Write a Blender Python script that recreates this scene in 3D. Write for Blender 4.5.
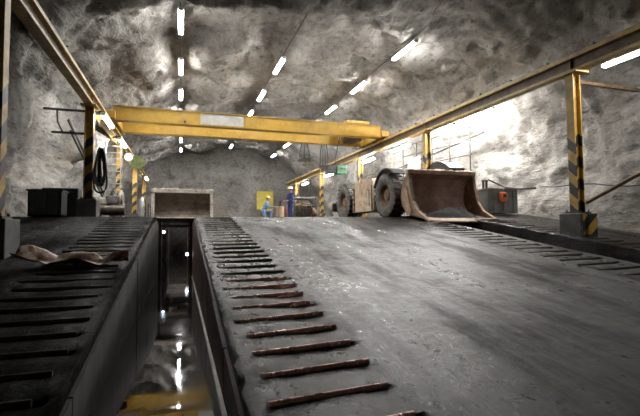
import bpy, bmesh, math, random
from mathutils import Vector, Matrix, noise, Euler
random.seed(7)
PI = math.pi
scn = bpy.context.scene
for o in list(bpy.data.objects): bpy.data.objects.remove(o)
col = scn.collection

# ------------------------------------------------------------------ camera
EYE = 1.6
yaw, pit, roll, FPX = .323, .05, .008, 415.
cd = bpy.data.cameras.new('camera'); cam = bpy.data.objects.new('camera', cd); col.objects.link(cam)
cd.sensor_width = 36; cd.lens = FPX*36/640; cd.clip_start = .05; cd.clip_end = 300
fw = Vector((math.sin(yaw)*math.cos(pit), math.cos(yaw)*math.cos(pit), math.sin(pit)))
r0 = Vector((math.cos(yaw), -math.sin(yaw), 0)); u0 = r0.cross(fw)
rr = math.cos(roll)*r0 - math.sin(roll)*u0; uu = math.cos(roll)*u0 + math.sin(roll)*r0
cam.matrix_world = Matrix(((rr.x, uu.x, -fw.x, 0), (rr.y, uu.y, -fw.y, 0), (rr.z, uu.z, -fw.z, EYE), (0, 0, 0, 1)))
scn.camera = cam
# ------------------------------------------------------------------ world, exposure
w = bpy.data.worlds.new('world'); scn.world = w; w.use_nodes = True
w.node_tree.nodes['Background'].inputs[0].default_value = (0, 0, 0, 1)
vs = scn.view_settings; vs.view_transform = 'Standard'; vs.look = 'None'; vs.gamma = 1; vs.use_curve_mapping = False
vs.exposure = 0.9
TUBE = 110.0          # emission of a fluorescent tube

# ------------------------------------------------------------------ materials
def newmat(name):
    m = bpy.data.materials.new(name); m.use_nodes = True
    nt = m.node_tree; return m, nt, nt.nodes['Principled BSDF']
def N(nt, t, **k):
    n = nt.nodes.new(t)
    for a, b in k.items(): setattr(n, a, b)
    return n
def ramp(nt, fac, stops):
    r = N(nt, 'ShaderNodeValToRGB'); e = r.color_ramp.elements
    while len(e) < len(stops): e.new(.5)
    for q, (p, c) in zip(e, stops):
        q.position = p; q.color = (c[0], c[1], c[2], 1) if isinstance(c, (tuple, list)) else (c, c, c, 1)
    nt.links.new(fac, r.inputs[0]); return r.outputs[0]
def nz(nt, scale, detail=6, rough=.6, stretch=(1, 1, 1), coord='Object', dist=0, off=(0, 0, 0)):
    tc = N(nt, 'ShaderNodeTexCoord'); mp = N(nt, 'ShaderNodeMapping'); mp.inputs['Scale'].default_value = stretch
    mp.inputs['Location'].default_value = off
    nt.links.new(tc.outputs[coord], mp.inputs[0])
    n = N(nt, 'ShaderNodeTexNoise'); n.inputs['Scale'].default_value = scale; n.inputs['Detail'].default_value = detail
    n.inputs['Roughness'].default_value = rough; n.inputs['Distortion'].default_value = dist
    nt.links.new(mp.outputs[0], n.inputs[0]); return n.outputs[0]
def mixc(nt, f, a, b, mode='MIX'):
    m = N(nt, 'ShaderNodeMix', data_type='RGBA', blend_type=mode)
    for s, v in ((0, f), (6, a), (7, b)):
        if hasattr(v, 'is_linked') or hasattr(v, 'links'): nt.links.new(v, m.inputs[s])
        else: m.inputs[s].default_value = v if s == 0 else (v[0], v[1], v[2], 1)
    return m.outputs[2]
def bump(nt, b, h, strength, dist, prev=None):
    n = N(nt, 'ShaderNodeBump'); n.inputs['Strength'].default_value = strength; n.inputs['Distance'].default_value = dist
    nt.links.new(h, n.inputs['Height'])
    if prev: nt.links.new(prev, n.inputs['Normal'])
    nt.links.new(n.outputs[0], b.inputs['Normal']); return n.outputs[0]
def mat(name, c1, c2=None, rough=.6, metal=0., scale=4, bumps=.0, bscale=30, lo=.35, hi=.65, c3=None, r2=None):
    m, nt, b = newmat(name)
    c2 = c2 or tuple(x*.6 for x in c1)
    f = nz(nt, scale, 8, .65)
    c = ramp(nt, f, [(lo, c2), (hi, c1)])
    if c3:
        g = ramp(nt, nz(nt, scale*2.3, 8, .7, off=(5, 3, 1)), [(.52, 0.), (.66, 1.)]); c = mixc(nt, g, c, c3)
    nt.links.new(c, b.inputs['Base Color'])
    b.inputs['Roughness'].default_value = rough; b.inputs['Metallic'].default_value = metal
    if r2 is not None:
        nt.links.new(ramp(nt, nz(nt, scale*1.7, 6, .6, off=(2, 9, 4)), [(.35, rough), (.65, r2)]), b.inputs['Roughness'])
    if bumps: bump(nt, b, nz(nt, bscale, 8, .65), bumps, .02)
    return m
def emit(name, c, s):
    m, nt, b = newmat(name); b.inputs['Base Color'].default_value = (.9, .9, .9, 1)
    b.inputs['Emission Color'].default_value = (*c, 1); b.inputs['Emission Strength'].default_value = s; return m

def rock(name):
    m, nt, b = newmat(name)
    big = nz(nt, .20, 5, .6, dist=.8); mid = nz(nt, .8, 9, .68, off=(3, 1, 7), dist=.5); fine = nz(nt, 4, 12, .75, stretch=(1, .7, 1.2))
    c = ramp(nt, big, [(.32, (.165, .150, .132)), (.50, (.255, .240, .219)), (.70, (.36, .345, .322))])
    c = mixc(nt, ramp(nt, mid, [(.36, .6), (.47, 0.)]), c, (.085, .073, .061))
    c = mixc(nt, ramp(nt, fine, [(.37, .6), (.49, 0.)]), c, (.085, .075, .065))
    c = mixc(nt, ramp(nt, nz(nt, 3.2, 12, .8, stretch=(1, .35, 1.6), off=(6, 6, 1)), [(.38, .8), (.45, 0.)]), c, (.07, .062, .054))
    c = mixc(nt, ramp(nt, nz(nt, .5, 6, .6, off=(11, 2, 5)), [(.58, 0.), (.74, .40)]), c, (.25, .18, .085))
    c = mixc(nt, ramp(nt, nz(nt, 3.0, 12, .8, off=(1, 8, 2)), [(.54, 0.), (.66, .4)]), c, (.46, .445, .42))
    nt.links.new(c, b.inputs['Base Color']); b.inputs['Roughness'].default_value = .85; b.inputs['Specular IOR Level'].default_value = .25
    n1 = bump(nt, b, nz(nt, 1.5, 12, .62, stretch=(1, .6, 1.3), dist=.4), .6, .30)
    bump(nt, b, nz(nt, 5, 12, .75, stretch=(1, .5, 1.3)), .9, .09, n1)
    return m
def deckmat(name, dark, lightc, wet=.26, dry=.62, spec=.3):
    m, nt, b = newmat(name)
    st = nz(nt, 1.6, 10, .7, stretch=(1.3, .16, 1)); sp = nz(nt, 9, 10, .78, stretch=(1, .6, 1)); big = nz(nt, .45, 5, .55, off=(4, 4, 4))
    c = ramp(nt, st, [(.36, dark), (.62, lightc)])
    c = mixc(nt, ramp(nt, sp, [(.50, 0.), (.64, .8)]), c, tuple(x*2.6 for x in lightc))
    c = mixc(nt, ramp(nt, sp, [(.36, .9), (.47, 0.)]), c, tuple(x*.5 for x in dark))
    c = mixc(nt, ramp(nt, nz(nt, 2.6, 6, .6, off=(8, 1, 3)), [(.60, 0.), (.70, .6)]), c, (.05, .026, .018))
    nt.links.new(c, b.inputs['Base Color'])
    wetf = mixc(nt, .45, st, big)
    nt.links.new(ramp(nt, mixc(nt, .5, wetf, sp), [(.40, wet), (.60, dry)]), b.inputs['Roughness'])
    nt.links.new(ramp(nt, wetf, [(.42, spec), (.58, spec*.12)]), b.inputs['Specular IOR Level'])
    n1 = bump(nt, b, nz(nt, 3.5, 12, .72, stretch=(1.2, .22, 1)), .7, .06)
    bump(nt, b, nz(nt, 16, 10, .75), .9, .03, n1)
    return m
M = {}
M['rock'] = rock('rock')
M['deck'] = deckmat('deck', (.0045, .0039, .0034), (.0140, .0122, .0105), .20, .50, .36)
M['mud_dim'] = deckmat('mud_dim', (.0022, .0019, .0017), (.0065, .0056, .0048), .35, .8, .06)  # oily mud, darkened further to stand in for dim light on the left
M['pitwall'] = mat('pitwall', (.06, .056, .05), (.018, .016, .015), .75, scale=2.5, bumps=.5)
M['rustwall'] = mat('rustwall', (.16, .045, .022), (.028, .018, .014), .6, scale=2.2, bumps=.5)
M['bar'] = mat('bar', (.90, .58, .52), (.50, .25, .21), .18, .92, scale=5, r2=.42)  # pale pink puts the near bars' highlight into their colour
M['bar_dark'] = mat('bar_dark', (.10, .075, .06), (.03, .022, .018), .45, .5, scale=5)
M['yellow'] = mat('yellow', (.54, .33, .05), (.40, .235, .04), .42, scale=2.2, lo=.3, hi=.55, c3=(.55, .36, .10))
M['yellow_old'] = mat('yellow_old', (.52, .37, .10), (.27, .17, .055), .5, scale=3, c3=(.27, .19, .10), bumps=.15)
M['web_shade'] = mat('web_shade', (.17, .11, .05), (.07, .042, .022), .6, scale=3)  # brown web, with the shadow between the flanges put into its colour
M['railtop'] = mat('railtop', (.30, .27, .22), (.12, .08, .05), .4, .6)
M['black'] = mat('black', (.02, .02, .02), (.008, .008, .008), .55)
M['rubber'] = mat('rubber', (.055, .052, .048), (.018, .017, .016), .8, scale=3, c3=(.13, .12, .105), bumps=.3)
M['sidewall'] = mat('sidewall', (.16, .15, .135), (.055, .05, .045), .82, scale=3, c3=(.26, .235, .20), bumps=.25)
M['rim'] = mat('rim', (.28, .16, .085), (.085, .045, .028), .6, .2, scale=5, bumps=.2)
M['bucket'] = mat('bucket', (.40, .27, .165), (.19, .115, .068), .6, .1, scale=2.2, c3=(.52, .41, .29), bumps=.35)
M['bucket_in_lit'] = mat('bucket_in_lit', (.46, .31, .25), (.26, .16, .125), .65, .0, scale=2.0, c3=(.24, .17, .13), bumps=.35)  # bucket inside, colour lightened to stand in for light from the front
M['pale'] = mat('pale', (.68, .56, .41), (.42, .30, .19), .55, scale=2.4, c3=(.22, .12, .07), bumps=.2)
M['whitish'] = mat('whitish', (.62, .57, .50), (.30, .25, .20), .65, scale=3, c3=(.2, .14, .1), bumps=.3)
M['engine'] = mat('engine', (.09, .075, .06), (.022, .019, .017), .5, .3, scale=5, c3=(.2, .13, .08), bumps=.3)
M['steel'] = mat('steel', (.30, .29, .27), (.12, .11, .10), .45, .7, scale=4)
M['darksteel'] = mat('darksteel', (.07, .065, .06), (.03, .026, .022), .5, .5, scale=4)
M['rustpipe'] = mat('rustpipe', (.22, .14, .075), (.08, .05, .03), .6, .3, scale=5)
M['galv'] = mat('galv', (.45, .45, .44), (.28, .28, .27), .45, .5)
M['sign'] = mat('sign', (.62, .61, .57), (.44, .42, .38), .5, scale=3)
M['white'] = mat('white', (.75, .75, .73), (.55, .55, .53), .45)
M['greybox'] = mat('greybox', (.22, .22, .21), (.11, .108, .10), .6, scale=2, bumps=.2)
M['darkgreen'] = mat('darkgreen', (.028, .042, .036), (.012, .016, .014), .5, scale=3)
M['green'] = mat('green', (.045, .20, .09), (.02, .09, .045), .5)
M['limey'] = mat('limey', (.34, .42, .17), (.18, .22, .09), .5, scale=5)
M['orange'] = mat('orange', (.80, .19, .04), (.5, .11, .03), .45)
M['red'] = mat('red', (.50, .06, .04), (.3, .035, .03), .5)
M['beige'] = mat('beige', (.50, .42, .26), (.34, .26, .15), .6)
M['boardyellow'] = mat('boardyellow', (.62, .50, .07), (.45, .34, .05), .55)
M['card'] = mat('card', (.46, .34, .19), (.13, .045, .014), .5, scale=1.9, lo=.47, hi=.53, c3=(.55, .50, .40))
M['dirt'] = mat('dirt', (.035, .03, .026), (.012, .01, .009), .9, scale=6, bumps=.6)
M['navy'] = mat('navy', (.045, .065, .19), (.025, .035, .11), .8, scale=6)
M['paleblue'] = mat('paleblue', (.30, .42, .60), (.20, .28, .42), .8, scale=6)
M['skin'] = mat('skin', (.52, .32, .22), (.42, .24, .16), .55, scale=6)
M['boot'] = mat('boot', (.02, .018, .016), (.012, .01, .01), .6)
M['helmetw'] = mat('helmetw', (.85, .85, .80), (.75, .74, .70), .3)
M['helmety'] = mat('helmety', (.80, .72, .22), (.7, .6, .16), .3)
M['reflect'] = mat('reflect', (.75, .76, .70), (.6, .6, .55), .35)
M['greyplinth'] = mat('greyplinth', (.10, .095, .088), (.04, .036, .032), .7, scale=3, bumps=.4)
M['greydirty'] = mat('greydirty', (.34, .28, .23), (.14, .105, .08), .7, scale=2.5, c3=(.3, .25, .2), bumps=.35)
M['pinkpanel'] = mat('pinkpanel', (.62, .25, .22), (.5, .2, .18), .5)
M['tube'] = emit('tube', (1.0, .995, .975), TUBE)
M['tubehot'] = emit('tubehot', (1.0, .985, .96), TUBE*3.0)
M['worklamp'] = emit('worklamp', (.80, .88, 1.0), 9.)
def striped():
    m, nt, b = newmat('striped')                        # painted hazard stripes on the lower half of a column
    g = N(nt, 'ShaderNodeTexCoord'); s = N(nt, 'ShaderNodeSeparateXYZ'); nt.links.new(g.outputs['Object'], s.inputs[0])
    def math_(op, a, c):
        n = N(nt, 'ShaderNodeMath', operation=op)
        for i, v in enumerate((a, c)):
            if isinstance(v, (int, float)): n.inputs[i].default_value = v
            else: nt.links.new(v, n.inputs[i])
        return n.outputs[0]
    d = math_('ADD', s.outputs['X'], s.outputs['Y'])
    t = math_('SUBTRACT', s.outputs['Z'], math_('MULTIPLY', d, .9))
    fr = math_('FRACT', math_('DIVIDE', t, .62), 0)
    on = math_('MULTIPLY', math_('LESS_THAN', fr, .5), math_('LESS_THAN', t, 2.95))
    c = ramp(nt, nz(nt, 3, 8, .65), [(.3, (.22, .12, .03)), (.6, (.50, .31, .05))])
    c = mixc(nt, on, c, (.02, .019, .018)); nt.links.new(c, b.inputs['Base Color']); b.inputs['Roughness'].default_value = .5
    return m
M['striped'] = striped()
def watermat():
    m, nt, b = newmat('water')
    nt.links.new(ramp(nt, nz(nt, 1.2, 6, .6), [(.4, (.010, .009, .007)), (.65, (.035, .030, .022))]), b.inputs['Base Color'])
    nt.links.new(ramp(nt, nz(nt, .9, 6, .6, off=(3, 3, 3)), [(.45, .02), (.70, .16)]), b.inputs['Roughness'])
    b.inputs['IOR'].default_value = 1.5
    bump(nt, b, nz(nt, 2.5, 3, .5), .05, .02); return m
M['water'] = watermat()

# ------------------------------------------------------------------ mesh helpers
class MB:
    def __init__(s): s.bm = bmesh.new()
    def box(s, c, d, rot=None):
        r = bmesh.ops.create_cube(s.bm, size=1)
        mt = Matrix.Translation(c) @ (Euler(rot).to_matrix().to_4x4() if rot else Matrix()) @ Matrix.Diagonal((*d, 1))
        bmesh.ops.transform(s.bm, matrix=mt, verts=r['verts']); return s
    def cyl(s, a, b, r, r2=None, n=14, cap=True):
        a, b = Vector(a), Vector(b); d = b-a; r2 = r if r2 is None else r2
        q = bmesh.ops.create_cone(s.bm, cap_ends=cap, segments=n, radius1=r, radius2=r2, depth=d.length)
        bmesh.ops.transform(s.bm, matrix=Matrix.Translation((a+b)/2) @ d.to_track_quat('Z', 'Y').to_matrix().to_4x4(), verts=q['verts']); return s
    def ball(s, c, r, n=12):
        q = bmesh.ops.create_uvsphere(s.bm, u_segments=n, v_segments=max(6, n*2//3), radius=1)
        r = (r, r, r) if isinstance(r, (int, float)) else r
        bmesh.ops.transform(s.bm, matrix=Matrix.Translation(c) @ Matrix.Diagonal((*r, 1)), verts=q['verts']); return s
    def tube(s, pts, r, n=8, closed=False):
        pts = [Vector(p) for p in pts]; rings = []; L = len(pts)
        for i, p in enumerate(pts):
            a = pts[(i-1) % L] if closed or i > 0 else p; b = pts[(i+1) % L] if closed or i < L-1 else p
            t = (b-a).normalized(); up = Vector((0, 0, 1)) if abs(t.z) < .9 else Vector((1, 0, 0))
            x = t.cross(up).normalized(); y = x.cross(t)
            rings.append([s.bm.verts.new(p + r*(math.cos(2*PI*k/n)*x + math.sin(2*PI*k/n)*y)) for k in range(n)])
        for i in range(L if closed else L-1):
            A, B_ = rings[i], rings[(i+1) % L]
            for k in range(n): s.bm.faces.new((A[k], A[(k+1) % n], B_[(k+1) % n], B_[k]))
        if not closed: s.bm.faces.new(rings[0][::-1]); s.bm.faces.new(rings[-1])
        return s
    def prism(s, poly, x0, x1):          # polygon in (y,z), thickness along x
        A = [s.bm.verts.new((x0, y, z)) for y, z in poly]; B_ = [s.bm.verts.new((x1, y, z)) for y, z in poly]
        n = len(poly); s.bm.faces.new(A); s.bm.faces.new(B_[::-1])
        for i in range(n): s.bm.faces.new((A[i], B_[i], B_[(i+1) % n], A[(i+1) % n]))
        return s
    def lathe(s, prof, c, n=32):         # prof: (offset along x, radius), axis x
        rings = [[s.bm.verts.new((c[0]+x, c[1]+r*math.cos(2*PI*k/n), c[2]+r*math.sin(2*PI*k/n))) for k in range(n)] for x, r in prof]
        for A, B_ in zip(rings, rings[1:]):
            for k in range(n): s.bm.faces.new((A[k], A[(k+1) % n], B_[(k+1) % n], B_[k]))
        return s
    def lathez(s, prof, c, n=24):
        rings = [[s.bm.verts.new((c[0]+r*math.cos(2*PI*k/n), c[1]+r*math.sin(2*PI*k/n), c[2]+z)) for k in range(n)] for z, r in prof]
        for A, B_ in zip(rings, rings[1:]):
            for k in range(n): s.bm.faces.new((A[k], A[(k+1) % n], B_[(k+1) % n], B_[k]))
        return s
    def build(s, name, m, parent=None, smooth=False, bevel=0):
        bmesh.ops.recalc_face_normals(s.bm, faces=s.bm.faces)
        me = bpy.data.meshes.new(name); s.bm.to_mesh(me); s.bm.free()
        return meshobj(name, me, m, parent, smooth, bevel)
def meshobj(name, me, m, parent=None, smooth=False, bevel=0):
    me.materials.append(M[m] if isinstance(m, str) else m)
    if smooth:
        for p in me.polygons: p.use_smooth = True
        if smooth == 'auto':
            try: me.set_sharp_from_angle(angle=math.radians(38))
            except Exception: pass
    o = bpy.data.objects.new(name, me); col.objects.link(o)
    if parent: o.parent = parent
    if bevel:
        b = o.modifiers.new('bevel', 'BEVEL'); b.width = bevel; b.segments = 2; b.limit_method = 'ANGLE'
    return o
def tag(o, label=None, cat=None, group=None, kind=None):
    if label: o['label'] = label
    if cat: o['category'] = cat
    if group: o['group'] = group
    if kind: o['kind'] = kind
    return o
def empty(name, loc, label=None, cat=None, group=None, rz=0):
    o = bpy.data.objects.new(name, None); col.objects.link(o); o.location = loc; o.rotation_euler.z = rz
    o.empty_display_size = .2
    return tag(o, label, cat, group)
def grid(name, rows, m, smooth=True):
    nv = len(rows[0]); vv = [p for r in rows for p in r]
    ff = [(i*nv+j, i*nv+j+1, (i+1)*nv+j+1, (i+1)*nv+j) for i in range(len(rows)-1) for j in range(nv-1)]
    me = bpy.data.meshes.new(name); me.from_pydata(vv, [], ff); return meshobj(name, me, m, None, smooth)

# ------------------------------------------------------------------ the cavern
CX, HW, ZB, HT, NE = 4.25, 9.5, .6, 9.2, 2.9
Y0, Y1 = -8.0, 44.5
def section():
    pts = []
    for k in range(721):
        t = PI*(1-k/720); c, s = math.cos(t), math.sin(t)
        pts.append((CX + HW*math.copysign(abs(c)**(2/NE), c), ZB + HT*abs(s)**(2/NE)))
    pts = [(pts[0][0], -.6)] + pts + [(pts[-1][0], -.6)]
    out = [pts[0]]; acc = 0; step = .13
    for a, b in zip(pts, pts[1:]):
        L = math.hypot(b[0]-a[0], b[1]-a[1]); pos = 0
        while acc + (L-pos) >= step:
            pos += step-acc; acc = 0; out.append((a[0]+(b[0]-a[0])*pos/L, a[1]+(b[1]-a[1])*pos/L))
        acc += L-pos
    out.append(pts[-1]); return out
SEC = section()
def disp(x, y, z):
    p = Vector((x, y, z))
    q = p + .8*Vector(noise.noise_vector(p*.35))
    d = .62*noise.noise(q*.20 + Vector((7, 1, 3)))
    d += .42*(abs(noise.noise(q*.33 + Vector((1, 5, 2))))*2 - .5)
    d += .15*noise.noise(q*.85) + .06*(1-2*abs(noise.noise(q*.85)))
    d += -.06*(.6-abs(noise.noise(q*1.7+Vector((3, 3, 1))))*2.2) + .12*noise.fractal(q*2.4, .85, 2.1, 5)
    d += .035*noise.fractal(p*7., .9, 2.1, 2)
    if x < -2 and y > 14:                                  # a slanting bulge of shotcrete on the left wall
        u = max(0., min(1., (z-3.6)/4.2)); dy_ = y-(18.6+5.2*u); d += .75*math.exp(-(dy_/(1.1-.5*u))**2)*(1 if 3. < z < 8.2 else .3)
    if z > 7: d += .75*(1/(1+math.exp((x-7.5)*1.6)))*math.exp(-((y-12.2-1.2*noise.noise(Vector((x*.25, 0, 3))))/1.6)**2)      # a brow of rock across the roof
    return d
def cavern():
    n = len(SEC); rows = []; ny = int((Y1-Y0)/.15)
    for i in range(ny+1):
        y = Y0+(Y1-Y0)*i/ny; r = []
        for j, (x, z) in enumerate(SEC):
            a, b = SEC[max(0, j-1)], SEC[min(n-1, j+1)]
            tx, tz = b[0]-a[0], b[1]-a[1]; L = math.hypot(tx, tz); nx, nz_ = tz/L, -tx/L
            dd = disp(x, y, z)
            if z < 3.2: dd = min(dd, .45)
            r.append((x+nx*dd, y, z+nz_*dd))
        rows.append(r)
    jl = next(j for j, p in enumerate(SEC) if p[1] > 7.4); jr = next(j for j in range(n-1, 0, -1) if SEC[j][1] > 7.4)
    for nm, a, b, lab in (('wall_left', 0, jl+1, 'grey rough rock wall behind the left crane rail'),
                          ('ceiling', jl, jr+1, 'pale blotchy rock roof of the cavern above the lamps'),
                          ('wall_right', jr, n, 'pale grey hewn rock wall behind the right crane rail')):
        tag(grid(nm, [r[a:b] for r in rows], 'rock'), lab, None, None, 'structure')
    for nm, y, s, lab in (('wall_back', Y1-.4, -1, 'flat grey rock wall at the far end of the hall'), ('wall_front', Y0+.4, 1, 'dark rock wall behind the viewpoint')):
        R_ = []
        for i in range(60):
            z = -.6+11.6*i/59
            R_.append([(x, y + s*(.28*disp(x, 90+y, z)+.1), z) for x in [CX-10.2+20.4*j/95 for j in range(96)]])
        tag(grid(nm, R_, 'rock'), lab, None, None, 'structure')
cavern()
b = MB(); b.box((CX, 18, -.35), (22, 56, .6)); tag(b.build('floor', 'pitwall'), 'dark wet concrete floor between and under the ramps', None, None, 'structure')

# ------------------------------------------------------------------ the service ramps
CREST = 14.2
def ramp_z(y):
    z = .149*y-.066; t = 2.05; k = .06
    return -k*math.log(math.exp(-z/k)+math.exp(-t/k)) if abs(z-t) < .8 else min(z, t)
SLOT0, SLOTD = 2.955, .404
SLOTS = [SLOT0+SLOTD*k for k in range(-5, 28)]
def deck(name, x0, x1, strips, m, lab, ragged=(0, 0), lift=0., skirts=(True, True), seed=0, walls=None, yend=44.2):
    xs = {round(x0, 3), round(x1, 3)}
    def rng(a, b_, s):
        n = max(1, int((b_-a)/s)); return [a+(b_-a)*i/n for i in range(n+1)]
    marks = sorted([x0]+[q for st in strips for q in (max(x0, st[0]-.12), min(x1, st[1]+.12))]+[x1])
    fine = [(max(x0, a-.12), min(x1, c+.12)) for a, c in strips]
    for a, c in zip(marks, marks[1:]):
        if c-a < 1e-4: continue
        isf = any(f[0]-1e-6 <= a and c <= f[1]+1e-6 for f in fine)
        xs.update(round(q, 3) for q in rng(a, c, .045 if isf else (.07 if c-a < .6 else .14)))
    xs = sorted(xs)
    ys = set(rng(.3, 15.2, .085)) | set(rng(15.2, yend, .7))
    for s in SLOTS:
        ys = {q for q in ys if not (s-.075 < q < s+.075)}
        ys |= {s-.046, s-.034, s-.016, s, s+.028, s+.042}
    ys = sorted(ys)
    jit = {(k, i, e): random.uniform(-.06, .06) for k in range(len(SLOTS)) for i in range(len(strips)) for e in (0, 1)}
    def h(x, y):
        p = Vector((x, y, seed))
        z = ramp_z(y)+lift + .022*noise.fractal(Vector((x*1.3, y*.45, seed)), 1., 2., 4) + (.003 if any(a-.02 < x < c+.02 for a, c in strips) else .010)*noise.fractal(p*6, .9, 2., 2)
        if y < 15:
            k = round((y-SLOT0)/SLOTD)
            ys_ = SLOT0+SLOTD*k; kk = k+5
            if 0 <= kk < len(SLOTS):
                for i, (a, c) in enumerate(strips):
                    wob = .05*noise.noise(Vector((x*3, y*9, seed+4)))
                    if a+jit[kk, i, 0] < x < c+jit[kk, i, 1] and ys_-.036+wob*.1 < y < ys_+.04: z -= .045
                    elif a-.05 < x < c+.05: z += .012*math.cos((y-ys_)/SLOTD*2*PI+PI)
        return z
    rows = []
    for y in ys:
        r = []
        for i, x in enumerate(xs):
            xx, zz = x, h(x, y)
            if i == 0 and ragged[0]: xx += ragged[0]*(abs(noise.fractal(Vector((y*2.2, 3, seed)), .8, 2., 4))); zz -= .02
            if i == len(xs)-1 and ragged[1]: xx -= ragged[1]*(abs(noise.fractal(Vector((y*2.2, 8, seed)), .8, 2., 4))); zz -= .02
            r.append((xx, y, max(zz, -.02)))
        if skirts[0]: r = [(x0, y, -.05)] + [(x0+.0, y, max(-.02, r[0][2]-.06))] + r
        if skirts[1]: r = r + [(x1, y, max(-.02, r[-1][2]-.06))] + [(x1, y, -.05)]
        rows.append(r)
    o = grid(name, rows, m, True)
    tag(o, lab, None, None, 'structure')
    try: o.data.set_sharp_from_angle(angle=math.radians(40))
    except Exception: pass
    # steel bars set in the slots
    shared = {}
    for i, (a, c) in enumerate(strips):
        if i not in shared:
            q = MB(); L = c-a; t = .016
            q.prism([(-t*1.5, -.04), (-t*1.25, -.012), (-t*.75, .010), (-t*.3, .015), (t*.3, .015), (t*.75, .010), (t, .0), (t, -.04)], -L/2, L/2)
            bmesh.ops.recalc_face_normals(q.bm, faces=q.bm.faces)
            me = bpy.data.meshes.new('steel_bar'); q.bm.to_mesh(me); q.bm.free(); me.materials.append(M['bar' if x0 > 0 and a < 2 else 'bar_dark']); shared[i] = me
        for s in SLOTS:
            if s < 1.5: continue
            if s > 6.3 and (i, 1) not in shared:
                shared[i, 1] = shared[i].copy(); shared[i, 1].materials[0] = M['bar_dark']  # far bars get a dark copy: the missing highlight is put into colour
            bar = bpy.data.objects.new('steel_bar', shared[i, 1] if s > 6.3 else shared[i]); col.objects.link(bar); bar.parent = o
            bar.location = ((a+c)/2+random.uniform(-.03, .03), s+.012, ramp_z(s)+lift+.008+random.uniform(-.006, .004))
            bar.rotation_euler = (math.atan(.149), (-.022 if x0 > 0 else .01)+random.uniform(-.006, .006), random.uniform(-.012, .012))
    return o
LX, RX, TX0, TX1 = -.79, .436, 8.95, 10.0
dl = deck('ramp_deck', -7.5, LX, [(-2.0, -.93)], 'mud_dim', 'muddy concrete ramp, toned darker for dim light, left of the flooded pit', (0, .05), 0., (False, True), 3.)
dm = deck('ramp_deck', RX, TX0, [(.61, 1.55), (7.45, 8.55)], 'deck', 'broad wet concrete ramp between the two pits', (.09, .05), 0., (True, True), 9.)
dr = deck('ramp_deck', TX1, 15.5, [(10.15, 10.95)], 'deck', 'grey concrete ramp under the right rail columns', (.04, 0), .12, (True, False), 14.)
def plates(parent, x, s, m, nm, y0=1.2, y1=30, step=1.5):          # steel or concrete panels lining the pit side
    y = y0
    while y < y1:
        e = min(y+step, y1); q = MB(); za, zb = ramp_z(y)-.11, ramp_z(e-.03)-.11
        t = .035+random.uniform(0, .012)
        q.prism([(y, -.02), (e-.03, -.02), (e-.03, zb), (y, za)], x, x+s*t)
        q.build(nm, m, parent); y = e
plates(dm, RX+.005, -1, 'rustwall', 'pit_wall_plate')
plates(dl, LX-.005, 1, 'pitwall', 'pit_wall_panel', step=2.4)
b = MB(); b.box(((LX+RX)/2, 13, -.035), (RX-LX+.02, 34, .05)); tag(b.build('water', 'water'), 'still dark water flooding the pit floor between the ramps', 'water', None, 'stuff')
b = MB(); b.prism([(1.0, -.04), (34, -.04), (34, .025), (1.0, .025)], RX-.085, RX-.05); tag(b.build('trim_1', 'steel'), 'thin steel ledge along the foot of the rusty pit wall', None, None, 'structure')
b = MB(); b.box(((LX+RX)/2, 30, 1.0), (RX-LX, .3, 2.1)); tag(b.build('wall_pit_end', 'pitwall'), 'dark concrete end wall of the flooded pit', None, None, 'structure')
# pit frame at the crest: posts and cross beams
pf = empty('pit_frame', ((LX+RX)/2, 15.0, 0), 'dark steel frame spanning the pit under the far bucket', 'frame')
for dy in (0, 3.2):
    for sx in (-1, 1):
        b = MB(); b.box((sx*.5, dy, .98), (.09, .09, 2.0)); b.build('post', 'darksteel', pf)
    b = MB(); b.box((0, dy, 1.93), (1.18, .12, .14)); b.build('cross_beam', 'darksteel', pf)
for dy in (1.1, 2.2):
    b = MB(); b.box((0, dy, 1.75), (1.1, .08, .1)); b.build('cross_beam', 'darksteel', pf)
for (x, y, z, lab) in ((LX+.16, 17.2, 1.52, 'small bright work lamp on the left pit wall under the bucket'), (.22, 16.6, .68, 'small bright work lamp on the right pit wall near the water')):
    e = empty('work_lamp', (x, y, z), lab, 'lamp', 'work lamps in the pit')
    s = 1 if x > -.2 else -1
    b = MB(); b.cyl((0, .05, 0), (0, -.06, 0), .045, .06, 16); b.build('housing', 'darksteel', e)
    b = MB(); b.cyl((0, -.055, 0), (0, -.075, 0), .052, n=16); b.build('lens', 'worklamp', e)
    b = MB(); b.box((s*.11, .0, 0), (.18, .03, .03)); b.build('bracket', 'darksteel', e)

# ------------------------------------------------------------------ crane runways, columns
XL, XR = -3.05, 10.5
COLS = [1.2, 8.7, 16.1, 23.5, 31.0, 38.4]
def runway(x, lab):
    e = empty('crane_runway_beam', (x, 0, 5.97), lab, 'beam')
    y0, y1 = -4., 42.
    for nm, cx_, cz, wx, wz, m in (('bottom_flange', 0, .02, .26, .08, 'yellow_old'), ('web', 0, .22, .03, .42, 'web_shade'), ('top_flange', 0, .41, .28, .11, 'yellow_old'), ('rail', 0, .495, .07, .07, 'railtop')):
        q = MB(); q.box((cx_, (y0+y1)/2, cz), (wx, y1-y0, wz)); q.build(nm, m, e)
    s = -1 if x > 0 else 1
    me = None
    y = 2.
    while y < 41:
        if me is None:
            q = MB(); q.box((0, 0, 0), (.05, .07, .05)); q.box((0, 0, .04), (.10, .03, .03)); o = q.build('rail_clip', 'darksteel', e); me = o.data
        else:
            o = bpy.data.objects.new('rail_clip', me); col.objects.link(o); o.parent = e
        o.location = (s*.11, y, .48); y += 1.48
    for yy in COLS:
        q = MB(); q.box((0, yy, .22), (.18, .02, .41)); q.build('stiffener', 'yellow_old', e)
    return e
runway(XL, 'yellow crane runway beam along the left rock wall')
runway(XR, 'yellow crane runway beam along the right rock wall')
ordn = ['nearest', 'second', 'third', 'fourth', 'farthest']
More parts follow.
